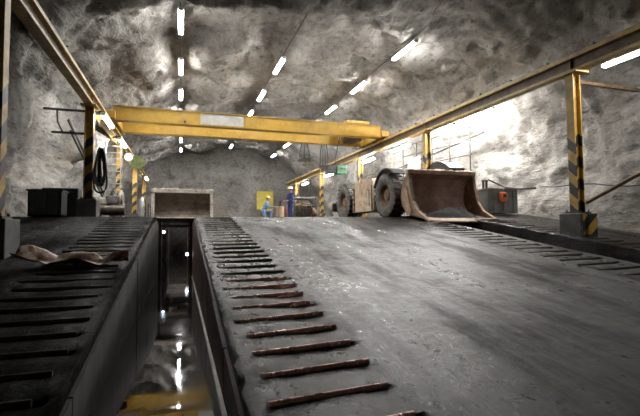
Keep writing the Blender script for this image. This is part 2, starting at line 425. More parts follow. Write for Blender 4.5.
def column(x, y, side, i):
    g = ramp_z(y)+(.12 if x > 0 else 0)
    lab = f'{["first","second","third","fourth","fifth"][i]} yellow striped column from the viewer under the {side} crane rail'
    e = empty('crane_column', (x, y, g), lab, 'column', f'columns under the {side} crane rail')
    top = 5.95-g; bz = .62
    q = MB()
    for sx in (-1, 1): q.box((sx*.125, 0, (bz+top-.06)/2), (.03, .24, top-.06-bz))
    q.box((0, 0, (bz+top-.06)/2), (.24, .03, top-.06-bz)); q.build('shaft', 'striped', e)
    q = MB(); q.box((0, 0, top-.03), (.5, .62, .06)); q.build('head_plate', 'yellow_old', e)
    q = MB(); q.box((0, 0, bz+.02), (.45, .45, .04)); q.build('base_plate', 'darksteel', e)
    q = MB(); q.box((0, 0, bz/2-.06), (.62, .68, bz+.12)); q.build('plinth', 'greyplinth', e, bevel=.02)
    if x > 0:
        q = MB(); q.box((.02, -.345, .31), (.52, .012, .54)); q.build('hazard_panel', 'striped', e)
    for sx in (-1, 1):
        for sy in (-1, 1):
            q = MB(); q.cyl((sx*.18, sy*.18, bz+.03), (sx*.18, sy*.18, bz+.09), .022, n=6); q.build('anchor_bolt', 'darksteel', e)
    return e
for x, side in ((XL, 'left'), (XR, 'right')):
    for i, y in enumerate(COLS[1:]): column(x, y if i or x > 0 else 8.45, side, i)
# ties from the right columns
b = MB(); b.box((0, 0, 0), (2.9, .09, .09)); o = b.build('tie_bar', 'rustpipe'); o.location = (XR+1.55, 8.7, 5.72)
tag(o, 'dark steel tie bar from the nearest right column to the rock wall', 'bar')
b = MB(); b.cyl((XR, 8.42, 2.25), (XR, 1.5, 5.3), .05, n=12); tag(b.build('brace_pipe', 'rustpipe'), 'slanting rusty brace pipe at the foot of the right column', 'pipe')

# ------------------------------------------------------------------ bridge crane
cr = empty('bridge_crane', ((XL+XR)/2, 20.2, 6.5), 'yellow overhead bridge crane spanning the hall', 'crane')
span = XR-XL; gx = (10.2-2.88)/2-(XL+XR)/2; gl = 13.08
for k, (dy, lab) in enumerate(((0, 'near yellow box girder'), (2.3, 'far yellow box girder'))):
    q = MB(); q.box((gx, dy, .30), (gl, .34, .58)); gdr = q.build('girder', 'yellow', cr, bevel=.01); gdr['label'] = lab
    q = MB(); q.box((gx, dy, .605), (gl, .46, .03)); q.build('top_flange', 'yellow', cr)
    q = MB(); q.box((gx, dy, -.005), (gl, .44, .03)); q.build('bottom_flange', 'yellow', cr)
    q = MB(); q.box((gx, dy, .65), (gl-.1, .06, .06)); q.build('trolley_rail', 'railtop', cr)
for sx in (-1, 1):
    q = MB(); q.box((sx*(span/2-.06), 1.4, .19), (.40, 3.4, .34)); ec = q.build('end_carriage', 'yellow', cr, bevel=.015)
    for dy in (.15, 2.65):
        q = MB(); q.lathe([(-.06, .0), (-.06, .15), (.06, .15), (.06, 0)], (sx*span/2, dy, .13), 20); q.build('wheel', 'darksteel', ec, 'auto')
q = MB(); q.box((-1.9, -.178, .30), (2.0, .012, .50)); o = q.build('sign_plate', 'sign', cr); o['label'] = 'pale blank sign plate on near girder'
q = MB(); q.box((-.85, -.178, .28), (.10, .014, .54)); q.build('seam_strip', 'yellow_old', cr)
q = MB(); q.cyl((-3.6, -.25, .1), (-3.6, -.18, .1), .05, n=12); q.build('bumper_stud', 'black', cr)
# hoist trolley, hooks, pendant
tr = empty('hoist_trolley', (8.9, 21.35, 7.0), 'rusty hoist trolley hanging between the crane girders at the right', 'hoist')
q = MB(); q.box((0, 0, .26), (1.3, 2.6, .14)); q.build('frame', 'yellow_old', tr)
q = MB(); q.cyl((-.5, -.25, -.32), (.6, -.25, -.32), .24, n=20); q.build('drum', 'rustpipe', tr, 'auto')
q = MB(); q.box((.2, .35, -.30), (.7, .5, .42)); q.build('motor', 'engine', tr, bevel=.03)
for sx in (-.45, .55):
    q = MB(); q.box((sx, 0, -.08), (.07, .9, .62)); q.build('hanger_plate', 'yellow_old', tr)
for dx in (-.3, .4):
    q = MB(); q.box((dx, -1.15, .36), (.12, .2, .2)); q.build('trolley_wheel', 'darksteel', tr)
q = MB(); q.tube([(-.2, 0, .42), (-.15, 0, .72), (.25, 0, .72), (.3, 0, .42)], .025); q.build('guard_rail', 'darksteel', tr)
def chain(x, y, ztop, zbot, lab, n=3, spread=.28):
    e = empty('hoist_chain', (x, y, zbot), lab, 'chain', 'chains hanging from the crane')
    for k in range(n):
        dx = (k-(n-1)/2)*spread
        q = MB(); L = ztop-zbot
        q.tube([(dx*.6, 0, L), (dx, 0, L*.5), (dx, 0, .22)], .028, 6); q.build('chain_fall', 'darksteel', e)
    q = MB(); q.box((0, 0, .17), (spread*n*.9, .12, .22)); q.build('hook_block', 'engine', e, bevel=.03)
    q = MB(); q.tube([(0, 0, .08)]+[(.10*math.sin(a), 0, -.05-.10*math.cos(a)*-1-.0) for a in [PI*(.0+.2*i) for i in range(8)]], .028, 6); q.build('hook', 'darksteel', e)
    return e
chain(6.62, 22.5, 6.475, 5.35, 'dark hoist chains with hook under the girder left of the trolley')
chain(7.8, 22.5, 6.475, 5.0, 'dark bundle of hoist chains hanging beside the trolley', 4, .16)
pd = empty('control_pendant', (7.9, 21.0, 4.55), 'green and black crane control box hanging near the loader', 'control box')
q = MB(); q.box((.35, 0, .25), (.55, .3, .5)); q.build('housing', 'green', pd, bevel=.03)
q = MB(); q.box((-.25, 0, .25), (.5, .3, .46)); q.build('switch_box', 'black', pd, bevel=.03)
q = MB(); q.tube([(.0, 0, .48), (.1, 0, 1.2), (.5, .2, 2.64)], .02, 6); q.build('cable', 'black', pd)
for k in range(3):
    q = MB(); q.cyl((.2+.14*k, -.15, .3), (.2+.14*k, -.18, .3), .04, n=10); q.build('button', 'black' if k else 'red', pd)

# ------------------------------------------------------------------ fluorescent lamps
def lamp(x, y, z, lab, group, L=1.7, hot=False, tilt=0, hang=None):
    e = empty('fluorescent_lamp', (x, y, z), lab, 'lamp', group); e.rotation_euler.y = tilt
    q = MB()
    q.prism([(-L/2-.05, .05), (L/2+.05, .05), (L/2+.05, .10), (-L/2-.05, .10)], -.09, .09); q.build('housing', 'white', e)
    for sx in (-.045, .045):
        q = MB(); q.cyl((sx, -L/2, 0), (sx, L/2, 0), .024, n=10); q.build('tube', 'tubehot' if hot else 'tube', e, 'auto')
    for sy in (-1, 1):
        q = MB(); q.box((0, sy*(L/2+.02), .02), (.16, .04, .09)); q.build('end_cap', 'white', e)
        if hang:
            q = MB(); q.tube([(0, sy*L*.35, .1), (0, sy*L*.35, hang)], .012, 5); q.build('hanger', 'darksteel', e)
    return e
num = ['first', 'second', 'third', 'fourth', 'fifth', 'sixth', 'seventh']
for rn, x, Ys in (('left', -.07, [15.1, 19.4, 23.4, 27.3, 31.3, 35.3, 39.7]), ('middle', 4.13, [17.95, 22.3, 26.2, 30.2, 36.8]), ('right', 8.7, [14.85, 19.5, 23.7, 28.0, 31.5, 35.0, 40.4])):
    for i, y in enumerate(Ys):
        lamp(x, y, 8.9, f'{num[i]} lamp from the viewer in the {rn} row under the rock roof', 'hanging lamps under the roof', 1.75, hang=.20)
    q = MB(); q.tube([(x, 13.0+k*1.5, 9.122) for k in range(20)], .022, 6)
    tag(q.build('lamp_cable', 'darksteel', None, 'auto'), f'thin dark support cable carrying the {rn} row of roof lamps', 'cable')
    q = MB()
for i, y in enumerate([17.4, 21.6, 29.2, 36.]):
    e = lamp(XL+.36, y, 5.74, f'{num[i]} lamp from the viewer under the left crane rail', 'lamps along the left crane rail', 1.9)
    for sy in (-.6, .6):
        q = MB(); q.box((-.2, sy, .165), (.30, .03, .14)); q.build('bracket_arm', 'darksteel', e)
for i, (x, y, z, ht) in enumerate([(XR+.45, 7.15, 5.97, 0), (XR+1.35, 14.3, 6.32, 1), (XR+1.35, 16.9, 6.32, 1), (XR+.5, 19.4, 5.82, 1), (XR+.5, 23.4, 5.80, 1), (XR+.5, 30.6, 5.80, 0), (XR+.5, 37.0, 5.80, 0)]):
    e = lamp(x, y, z, f'{num[i]} bright lamp from the viewer beside the right crane rail', 'lamps along the right crane rail', 1.9, hot=bool(ht))
    for sy in (-.6, .6):
        q = MB(); L_ = x-XR; q.tube([(0, sy, .08), (-L_+.12, sy, 6.05-z)], .018, 6); q.build('bracket_arm', 'darksteel', e)

# ------------------------------------------------------------------ loaders
def wheel(parent, x, y, z, s, R=.935, W=.60):          # s=-1: outer face towards -x
    e = parent
    q = MB(); h = W/2; k = R/.935
    q.lathe([(-h*.72, .44*k), (-h*.98, .52*k), (-h*1.06, .68*k), (-h*1.0, .80*k), (-h*.86, .88*k), (-h*.8, .905*k), (h*.8, .905*k), (h*.86, .88*k), (h*1.0, .80*k), (h*1.06, .68*k), (h*.98, .52*k), (h*.72, .44*k)], (0, 0, 0), 40)
    t = q.build('tyre', 'sidewall', e, 'auto'); t.location = (x, y, z)
    q = MB(); n = 22
    for i in range(n):
        a = 2*PI*i/n
        for sx in (-1, 1):
            a2 = a+(PI/n if sx > 0 else 0)
            q.box((sx*h*.46, math.cos(a2)*R*.965, math.sin(a2)*R*.965), (h*.98, .13*k, .075), (a2-PI/2, 0, 0))
    tr = q.build('tread', 'rubber', t)
    q = MB(); q.lathe([(s*h*.75, .47*k), (s*h*.80, .44*k), (s*h*.55, .405*k), (s*h*.25, .37*k), (s*h*.25, .25*k), (s*h*.62, .22*k), (s*h*.66, .15*k), (s*h*.66, .001)], (0, 0, 0), 32)
    q.build('rim', 'rim', t, 'auto')
    q = MB()
    for i in range(12):
        a = 2*PI*i/12; q.cyl((s*h*.25, math.cos(a)*.31*k, math.sin(a)*.31*k), (s*h*.34, math.cos(a)*.31*k, math.sin(a)*.31*k), .022*k, n=6)
    tag(q.build('wheel_bolts', 'darksteel', t), kind='stuff')
    return t
def bucket(parent, W, prof, front, shell_m, in_m, lipm, off=(0, 0)):
    # prof: outer profile (y,z) from lip along the floor, up the back to the top rim; front: cheek edge from rim down to lip
    q = MB(); t = .05; h = W/2
    inner = []
    for i, p in enumerate(prof):
        a, c = prof[max(0, i-1)], prof[min(len(prof)-1, i+1)]
        dy, dz = c[0]-a[0], c[1]-a[1]; L = math.hypot(dy, dz); inner.append((p[0]-dz/L*t, p[1]+dy/L*t))
    q.prism(prof+inner[::-1], -h, h); bk = q.build('bucket', shell_m, parent)
    q = MB(); lin = [(p[0]-(p[0]-r[0])*.15, p[1]+.006) for p, r in zip(inner, prof)]
    L2 = [(a[0]-.0, a[1]) for a in inner]
    for i in range(len(L2)-1):
        (y0, z0), (y1, z1) = L2[i], L2[i+1]; dy, dz = y1-y0, z1-z0; l = math.hypot(dy, dz); ny, nz_ = -dz/l*.006, dy/l*.006
        q.prism([(y0, z0), (y1, z1), (y1+ny, z1+nz_), (y0+ny, z0+nz_)], -h+.05, h-.05)
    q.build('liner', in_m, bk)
    cheek = prof+front
    for s in (-1, 1):
        q = MB(); q.prism(cheek, s*h, s*(h-.05)); q.build('cheek_plate', shell_m, bk)
        q = MB()
        fr = [prof[-1]]+front+[prof[0]]
        for a, c in zip(fr, fr[1:]):
            dy, dz = c[0]-a[0], c[1]-a[1]; l = math.hypot(dy, dz); ny, nz_ = dz/l*.07, -dy/l*.07
            q.prism([a, c, (c[0]-ny, c[1]-nz_), (a[0]-ny, a[1]-nz_)], s*(h+.03), s*(h-.09))
        q.build('edge_bar', lipm, bk)
        q = MB(); cy = sum(p[0] for p in prof)/len(prof); cz = sum(p[1] for p in prof)/len(prof)
        q.prism([(cy-.25, cz-.5), (cy+.0, cz-.55), (cy+.28, cz+.45), (cy+.12, cz+.55)], s*(h+.03), s*h); q.build('wear_plate', shell_m, bk)
    (ly, lz), (ny_, nz2) = prof[0], prof[1]
    q = MB(); n = 30; d = .22
    A = []
    for i in range(n+1):
        u = -1+2*i/n; bow = -.13*(1-u*u)-.03*random.random(); A.append((u*(h+.04), bow))
    vs = q.bm.verts
    tops = [vs.new((x, ly+b_, lz+.012)) for x, b_ in A]; backs = [vs.new((x, ly+d, lz+.085+(nz2-lz)/(ny_-ly)*d)) for x, b_ in A]
    bots = [vs.new((x, ly+b_, lz-.028)) for x, b_ in A]; bb = [vs.new((x, ly+d, lz-.02+(nz2-lz)/(ny_-ly)*d)) for x, b_ in A]
    for i in range(n):
        for P, Q in ((tops, backs), (backs, bb), (bb, bots), (bots, tops)): q.bm.faces.new((P[i], P[i+1], Q[i+1], Q[i]))
    for i in (0, n): q.bm.faces.new((tops[i], backs[i], bb[i], bots[i]))
    q.build('cutting_lip', lipm, bk)
    ty, tz = prof[-1]
    q = MB(); q.box((0, ty+.03, tz+.02), (W+.10, .20, .17)); q.build('spill_bar', lipm, bk, bevel=.02)
    q = MB()
    for i in range(34):
        x = random.uniform(-h, h); r = random.uniform(.04, .085); q.ball((x, ty+random.uniform(0, .06), tz+.10), (r*1.5, r, r*random.uniform(.5, 1.)), 7)
    o = q.build('caked_mud', lipm, bk, True); tag(o, kind='stuff')
    return bk
def loader(loc, rz, lab, S, big=True):
    e = empty('mine_loader', loc, lab, 'loader', 'loaders parked over the pits', rz)
    hw, wb, R = S['hw'], S['wb'], S['R']
    for sx in (-1, 1):
        for y in (0, wb): wheel(e, sx*(hw-.30), y, R-.005, sx, R)
        for y in (0, wb):
            q = MB(); P = []; n = 12; ro, ri = (R+.20, R+.15) if sx < 0 else (R+S.get('fr', .2), R+.04)
            a0, a1 = (48, 160)
            pts = [(-ro*math.cos(math.radians(a0+(a1-a0)*i/n)), ro*math.sin(math.radians(a0+(a1-a0)*i/n))) for i in range(n+1)]
            ptsi = [(-ri*math.cos(math.radians(a0+(a1-a0)*i/n)), ri*math.sin(math.radians(a0+(a1-a0)*i/n))) for i in range(n+1)]
            q.prism([(y+a, R+c) for a, c in pts]+[(y+a, R+c) for a, c in ptsi[::-1]], sx*(hw-.62), sx*(hw-.05) if sx < 0 else sx*(hw+S.get('fx', 0)))
            if y == 0: q.build('fender', 'black', e)
    for y in (0, wb):
        q = MB(); q.cyl((-hw+.4, y, R), (hw-.4, y, R), .17, n=14); q.build('axle', 'engine', e, 'auto')
    H1 = S['h']
    q = MB(); q.prism([(-.75, .55), (1.15, .45), (1.15, H1*.75), (.5, H1*.9), (-.5, H1*.72), (-.85, .95)], -hw+.72, hw-.72); q.build('front_frame', S['body'], e, bevel=.03)
    q = MB(); q.cyl((0, 1.35, .5), (0, 1.35, H1*.8), .16, n=14)
    for z in (.6, H1*.7): q.box((0, 1.35, z), (.8, .7, .12))
    q.build('articulation_joint', 'engine', e)
    # side panel (operator bay) between the wheels
    y0, y1 = 1.25, wb-1.05
    q = MB(); q.prism([(y0, .32), (y1, .32), (y1+.05, H1*.78), (y1-.35, H1*.98), (y0+.15, H1*.98), (y0, H1*.8)], -hw+.12, -hw+.95); sp = q.build('operator_bay', S['body'], e, bevel=.035)
    for i in range(5):
        q = MB(); q.cyl((-hw+.12, y1-.10, .5+i*.24*H1/1.85), (-hw+.08, y1-.10, .5+i*.24*H1/1.85), .05, n=10); q.build('bolt', 'engine', sp)
    for yy in (y1-.25, y0+.12):
        q = MB(); q.box((-hw+.10, yy, H1*.5), (.05, .06, H1*.62)); q.build('frame_rib', 'rim', sp)
    q = MB(); q.cyl((-hw+.45, (y0+y1)/2, H1*.97), (-hw+.45, (y0+y1)/2, H1*.97+.09), .13, n=14); q.build('filler_cap', 'rim', sp)
    q = MB(); q.tube([(-hw+.3, y0+.2, H1*.95), (-hw+.3, y0+.25, H1*1.1), (-hw+.3, y1-.6, H1*1.1), (-hw+.3, y1-.55, H1*.95)], .022, 6); q.build('hand_rail', 'rustpipe', sp)
    q = MB(); q.box((-hw+.11, (y0+y1)/2-.12, 1.0), (.02, (y1-y0)*.55, .8)); q.build('hatch', S['body'], sp, bevel=.02)
    q = MB(); q.tube([(-hw+.06, y0+.25, .6), (-hw+.03, y0+.25, .62), (-hw+.03, y0+.25, 1.3), (-hw+.06, y0+.25, 1.32)], .018, 6); q.build('grab_handle', 'darksteel', sp)
    q = MB(); q.prism([(y0, .35), (y1, .35), (y1, H1*.85), (y0, H1*.85)], -hw+1.0, hw-.3); q.build('transmission_case', 'engine', e, bevel=.04)
    # rear frame, engine hood
    q = MB(); q.prism([(y1+.05, .5), (wb+2.6, .55), (wb+2.9, .9), (wb+2.9, 1.15), (y1+.05, 1.1)], -hw+.68, hw-.68); q.build('rear_frame', 'engine', e, bevel=.03)
    q = MB(); q.prism([(y1+.1, 1.05), (wb+2.7, 1.05), (wb+2.7, H1*.78), (wb+1.2, H1*.92), (y1+.1, H1*.92)], -hw+.75, hw-.75); hd = q.build('engine_hood', S['hood'], e, bevel=.03)
    for i in range(7):
        q = MB(); q.box((-hw+.74, wb+.95+i*.22, 1.25), (.03, .06, .42), ); q.build('vent_slat', 'darksteel', hd)
    q = MB(); q.box((0, wb+2.85, .8), (2*hw-.9, .25, .5)); q.build('counterweight', S['hood'], e, bevel=.05)
    for i in range(3):
        q = MB(); q.tube([(-hw+.62-.05*i, wb+.7+.1*i, 1.0), (-hw+.5, wb+1.1, 1.35-.12*i), (-hw+.5, wb+2.0, 1.3-.15*i), (-hw+.66, wb+2.4, 1.15-.1*i)], .035, 8); q.build('hose', 'rubber', e)
    q = MB(); q.cyl((-hw+.85, wb+1.4, H1*.9), (-hw+.85, wb+1.4, H1*.9+.28), .09, n=14); q.build('exhaust', 'rustpipe', e)
    # boom
    bb = S['bback']
    for sx in (-1, 1):
        q = MB(); q.prism([(.55, H1*.72), (.7, H1*.9), (-.6, H1*.84), (bb+.0, .75), (bb-.02, .45), (-.6, H1*.60)], sx*.45, sx*.62); q.build('boom_arm', S['body'], e)
        q = MB(); q.cyl((sx*.53, .3, .62), (sx*.53, bb*.6, .78), .09, n=12); q.cyl((sx*.53, bb*.6, .78), (sx*.53, bb+.02, .6), .05, n=10); q.build('lift_cylinder', 'steel', e, 'auto')
    q = MB(); q.cyl((0, .4, H1*.8), (0, -.8, H1*.82), .12, n=12); q.cyl((0, -.8, H1*.82), (0, bb+.1, 1.05), .07, n=10); q.build('tilt_cylinder', 'steel', e, 'auto')
    bucket(e, S['bw'], S['prof'], S['front'], S['bshell'], S['bin'], S['blip'])
    for sx in (-1, 1):
        q = MB(); q.box((sx*(hw-.9), -.35, H1*.80), (.2, .14, .16)); q.build('headlamp', 'darksteel', e, bevel=.02)
    return e
profA = [(-3.2, -.235), (-2.5, -.11), (-1.95, -.01), (-1.55, .14), (-1.28, .42), (-1.2, .8), (-1.28, 1.2), (-1.5, 1.5), (-1.85, 1.66)]
frontA = [(-1.98, 1.05), (-2.12, .55), (-2.42, .2), (-2.85, -.02)]
loader((9.6, 15.55, 2.05), 0, 'rusty beige wheeled loader with its bucket lowered on the ramp crest at right',
       dict(hw=1.58, wb=4.65, R=.935, h=1.85, bw=2.95, prof=profA, front=frontA, body='pale', hood='engine', bshell='bucket', bin='bucket_in_lit', blip='bucket', bback=-1.22, fx=.16, fr=.56))
profB = [(-2.35, .03), (-1.75, .05), (-1.45, .08), (-1.25, .22), (-1.15, .5), (-1.18, .85), (-1.35, 1.10), (-1.62, 1.24), (-1.95, 1.30)]
frontB = [(-2.08, 1.0), (-2.2, .65), (-2.3, .3)]
loader((.07, 22.0, 2.05), 0, 'pale loader behind the pit with its dusty bucket facing the viewer',
       dict(hw=1.22, wb=3.3, R=.62, h=1.12, bw=2.6, prof=profB, front=frontB, body='whitish', hood='engine', bshell='whitish', bin='greydirty', blip='whitish', bback=-1.16)) if 'greydirty' in M else None
# dirt left in the big bucket
q = MB(); rows = []
n = 24
me = bpy.data.meshes.new('dirt_pile'); V = []; Fc = []
for i in range(n):
    for j in range(14):
        x = -1.1+2.3*i/(n-1); y = -2.75+.85*j/13
        u = (i/(n-1)-.5)*2; v = (j/13-.5)*2
        z = .0 + .34*max(0, (1-u*u))*max(0, 1-v*v)*(1+.5*noise.fractal(Vector((x*3, y*3, 1)), 1, 2, 4)) - .06
        base = -.04+(y+2.5)*.2
        V.append((x, y, base+.12*0+max(z, -.02)))
for i in range(n-1):
    for j in range(13): Fc.append((i*14+j, i*14+j+1, (i+1)*14+j+1, (i+1)*14+j))
me.from_pydata(V, [], Fc); o = meshobj('dirt_pile', me, 'dirt', None, True); o.location = (9.6, 15.55, 2.05)
tag(o, 'black dirt left lying in the bottom of the lowered bucket', 'dirt', None, 'stuff'); q.bm.free()

# ------------------------------------------------------------------ people
def person(name, loc, rz, caps, mats, lab, extras, vox=.012):
    q = MB()
    for a, c, ra, rb, mi in caps:
        a, c = Vector(a), Vector(c); q.ball(a, ra, 14); q.ball(c, rb, 14)
        d = c-a
        if d.length > 1e-4: q.cyl(a, c, ra, rb, 14)
    o = q.build('tmp', mats[0]); md = o.modifiers.new('r', 'REMESH'); md.mode = 'VOXEL'; md.voxel_size = vox
    sm = o.modifiers.new('s', 'SMOOTH'); sm.factor = .5; sm.iterations = 3
    dg = bpy.context.evaluated_depsgraph_get(); dg.update()
    me = bpy.data.meshes.new_from_object(o.evaluated_get(dg)); bpy.data.objects.remove(o)
    me.materials.clear()
    for m in mats: me.materials.append(M[m])
    def dist(p, cp):
        a, c = Vector(cp[0]), Vector(cp[1]); d = c-a; L = d.length_squared
        t = 0 if L < 1e-9 else max(0, min(1, (p-a).dot(d)/L)); return (p-a-d*t).length-(cp[2]+(cp[3]-cp[2])*t)
    for f in me.polygons:
        f.use_smooth = True; f.material_index = min(caps, key=lambda cp: dist(f.center, cp))[4]
    root = bpy.data.objects.new(name, me); col.objects.link(root); root.location = loc; root.rotation_euler.z = rz
    tag(root, lab, 'person', 'workers on the far platform')
    extras(root); return root
def head_caps(h, s=1.):      # h: centre of head, facing +x
    h = Vector(h)
    def P(x, y, z): return tuple(h+Vector((x, y, z)))
    return [(P(0, 0, .02), P(.01, 0, .03), .095, .095, 1), (P(.025, 0, -.05), P(.035, 0, -.075), .068, .055, 1), (P(.098, 0, .0), P(.115, 0, -.025), .014, .018, 1),
            (P(0, .093, -.01), P(0, .096, .02), .018, .02, 1), (P(0, -.093, -.01), P(0, -.096, .02), .018, .02, 1)]
def hand_caps(wr, d, up):    # palm and five fingers along d, curling towards -up
    wr, d, up = Vector(wr), Vector(d).normalized(), Vector(up).normalized(); sd = d.cross(up)
    out = [(tuple(wr), tuple(wr+d*.085), .028, .034, 1)]
    for k, L in zip((-1.5, -.5, .5, 1.5), (.062, .074, .078, .068)):
        b = wr+d*.095+sd*k*.021; m_ = b+d*L*.55-up*.008; t = m_+d*L*.38-up*L*.4
        out += [(tuple(b), tuple(m_), .0105, .010, 1), (tuple(m_), tuple(t), .010, .0085, 1)]
    b = wr+d*.03+sd*.032; m_ = b+d*.045+sd*.03; out += [(tuple(b), tuple(m_), .013, .012, 1), (tuple(m_), tuple(m_+d*.035-up*.006), .012, .010, 1)]
    return out
def face_and_helmet(h, hm):
    def f(root):
        h_ = Vector(h)
        for s in (-1, 1):
            q = MB(); q.ball(h_+Vector((.095, s*.034, .012)), (.008, .014, .008), 8); q.build('eye', 'black', root)
        q = MB(); q.ball(h_+Vector((.092, 0, -.062)), (.008, .026, .006), 8); q.build('mouth', 'red', root)
        q = MB(); q.lathez([(.045, .150), (.05, .122), (.09, .121), (.14, .10), (.175, .06), (.188, .001)], h_+Vector((-.005, 0, 0)), 20)
        q.prism([(-.08, .045), (.08, .045), (.08, .055), (-.08, .055)], .10, .175) if False else None
        hl = q.build('helmet', hm, root, True)
        q = MB(); q.ball(h_+Vector((.15, 0, .05)), (.055, .10, .012), 10); q.build('helmet_peak', hm, hl, True)
        q = MB(); q.lathez([(.0, .104), (.045, .112)], h_+Vector((-.012, 0, 0)), 16); q.build('hair', 'boot', root, True)
    return f
# standing worker in navy, arms folded on a rail, looking left
st = [((0, .10, .95), (0, -.10, .95), .125, .125, 0), ((0, 0, 1.0), (0, 0, 1.2), .135, .15, 0), ((0, .12, 1.36), (0, -.12, 1.36), .095, .095, 0), ((0, 0, 1.2), (0, 0, 1.36), .15, .12, 0),
      ((0, 0, 1.42), (.01, 0, 1.52), .062, .058, 1)]
for s in (-1, 1):
    st += [((0, s*.10, .92), (.03, s*.11, .50), .098, .070, 0), ((.03, s*.11, .50), (-.01, s*.12, .12), .070, .052, 0), ((-.03, s*.12, .06), (.14, s*.13, .045), .055, .045, 2),
           ((0, s*.20, 1.38), (.04, s*.25, 1.10), .062, .050, 0), ((.04, s*.25, 1.10), (.24, s*.18, 1.02), .048, .036, 0)]
    st += hand_caps((.26, s*.17, 1.015), (1, -s*.35, .0), (0, 0, 1))
st += head_caps((.02, 0, 1.60))
def ex1(root):
    face_and_helmet((.02, 0, 1.60), 'helmetw')(root)
    q = MB(); q.lathez([(0, .142), (.045, .146)], (0, 0, 1.08), 20); 
    for v in q.bm.verts: v.co.y *= 1.12
    q.build('belt', 'black', root, True)
person('person', (5.42, 21.0, 2.05), math.radians(200), st, ['navy', 'skin', 'boot'], 'standing person in navy overalls and white helmet on the far platform', ex1)
# crouching worker in pale blue, reaching to the right
kn = [((-.02, .10, .52), (-.02, -.10, .52), .125, .125, 0), ((0, 0, .55), (.10, 0, .78), .135, .15, 0), ((.17, .12, .94), (.17, -.12, .94), .095, .095, 0), ((.10, 0, .78), (.17, 0, .94), .15, .12, 0), ((.19, 0, 1.0), (.22, 0, 1.08), .062, .058, 1),
      ((.0, .11, .48), (.40, .15, .50), .098, .072, 0), ((.40, .15, .50), (.34, .15, .12), .070, .052, 0), ((.32, .15, .06), (.48, .16, .045), .055, .045, 2),
      ((.0, -.11, .48), (.18, -.14, .08), .098, .072, 0), ((.18, -.14, .08), (-.22, -.13, .08), .070, .052, 0), ((-.24, -.13, .07), (-.30, -.13, .12), .05, .045, 2)]
for s in (-1, 1):
    kn += [((.18, s*.20, .95), (.32, s*.24, .70), .062, .050, 0), ((.32, s*.24, .70), (.52, s*.15, .72), .048, .036, 0)]
    kn += hand_caps((.54, s*.14, .72), (1, -s*.3, -.1), (0, 0, 1))
kn += head_caps((.24, 0, 1.16))
def ex2(root):
    face_and_helmet((.24, 0, 1.16), 'helmety')(root)
    q = MB(); q.tube([(.07+.158*math.cos(a)*.98, .175*math.sin(a), .70) for a in [2*PI*i/24 for i in range(24)]], .022, 6, True); q.build('reflective_band', 'reflect', root, True)
person('person', (4.18, 22.0, 2.05), math.radians(-20), kn, ['paleblue', 'skin', 'boot'], 'kneeling person in pale blue overalls and yellow helmet on the far platform', ex2)

# ------------------------------------------------------------------ things on the platform behind the crest
def drum(loc, r, h, m, lab, cat='drum', nm='steel_drum', grp=None):
    e = empty(nm, loc, lab, cat, grp)
    q = MB(); q.lathez([(0, .001), (0, r), (.02, r*1.03), (.04, r), (h*.32, r), (h*.34, r*1.03), (h*.36, r), (h*.64, r), (h*.66, r*1.03), (h*.68, r), (h-.03, r), (h-.01, r*1.03), (h, r*1.0), (h, r*.93), (h-.03, r*.92), (h-.03, .001)], (0, 0, 0), 24); q.build('shell', m, e, 'auto')
    q = MB(); q.cyl((r*.5, 0, h-.03), (r*.5, 0, h), .05, n=10); q.build('bung', 'darksteel', e)
    return e
drum((5.10, 22.0, 2.05), .20, .78, 'beige', 'beige steel drum standing between the two workers')
e = empty('grease_pump', (5.10, 22.0, 2.83), 'dark grease pump standing on the beige drum', 'pump')
q = MB(); q.cyl((0, 0, 0), (0, 0, .07), .12, n=12); q.cyl((0, 0, .07), (0, 0, .28), .06, n=10); q.build('body', 'engine', e)
q = MB(); q.tube([(0, 0, .24), (.14, 0, .34), (.22, 0, .30)], .02, 6); q.build('handle', 'darksteel', e)
e = empty('tool_box', (5.35, 22.9, 2.05), 'red tool chest beside the navy worker', 'tool box')
q = MB(); q.box((0, 0, .36), (.5, .5, .72)); q.build('body', 'red', e, bevel=.02)
for k in range(4):
    q = MB(); q.box((0, -.255, .14+.15*k), (.44, .02, .12)); d_ = q.build('drawer', 'red', e)
    q = MB(); q.box((0, -.275, .16+.15*k), (.26, .02, .02)); q.build('handle', 'steel', d_)
def engine(loc, lab, rz=0, k=1.):
    e = empty('engine_block', loc, lab, 'engine', 'engines on stands', rz)
    q = MB(); q.box((0, 0, .48), (1.0*k, .5, .46)); q.build('block', 'engine', e, bevel=.03)
    q = MB(); q.box((0, 0, .77), (.9*k, .34, .12)); q.build('cylinder_head', 'engine', e, bevel=.02)
    for i in range(5):
        q = MB(); q.box((-.38*k+.19*k*i, -.265, .52), (.07, .04, .36)); q.build('rib', 'darksteel', e)
    for i in range(2):
        q = MB(); q.cyl((-.15+.28*i, 0, .83), (-.15+.28*i, 0, .95), .08, n=12); q.build('filler_cap', 'beige' if i else 'boardyellow', e, 'auto')
    for sx in (-1, 1):
        for sy in (-1, 1):
            q = MB(); q.box((sx*.42*k, sy*.2, .125), (.07, .07, .25)); q.build('stand_leg', 'rustpipe', e)
    q = MB(); q.cyl((.5*k, 0, .46), (.62*k, 0, .46), .26, n=18); q.build('flywheel', 'rim', e, 'auto')
    q = MB(); q.tube([(-.3, -.2, .8), (-.1, -.3, .95), (.3, -.3, .9), (.45, -.15, .7)], .04, 8); q.build('exhaust_pipe', 'rustpipe', e)
    return e
engine((6.45, 22.2, 2.05), 'dark engine block on a stand behind the navy worker')
engine((7.0, 23.8, 2.05), 'larger dark engine on a stand next to the loader tail', .3, 1.2)
e = empty('pipe_rack', (7.3, 25.0, 2.05), 'dark rack of rusty pipes and machine parts beyond the loader', 'rack')
for sx in (-.7, .7):
    for sy in (-.3, .3):
        q = MB(); q.box((sx, sy, .8), (.06, .06, 1.6)); q.build('post', 'darksteel', e)
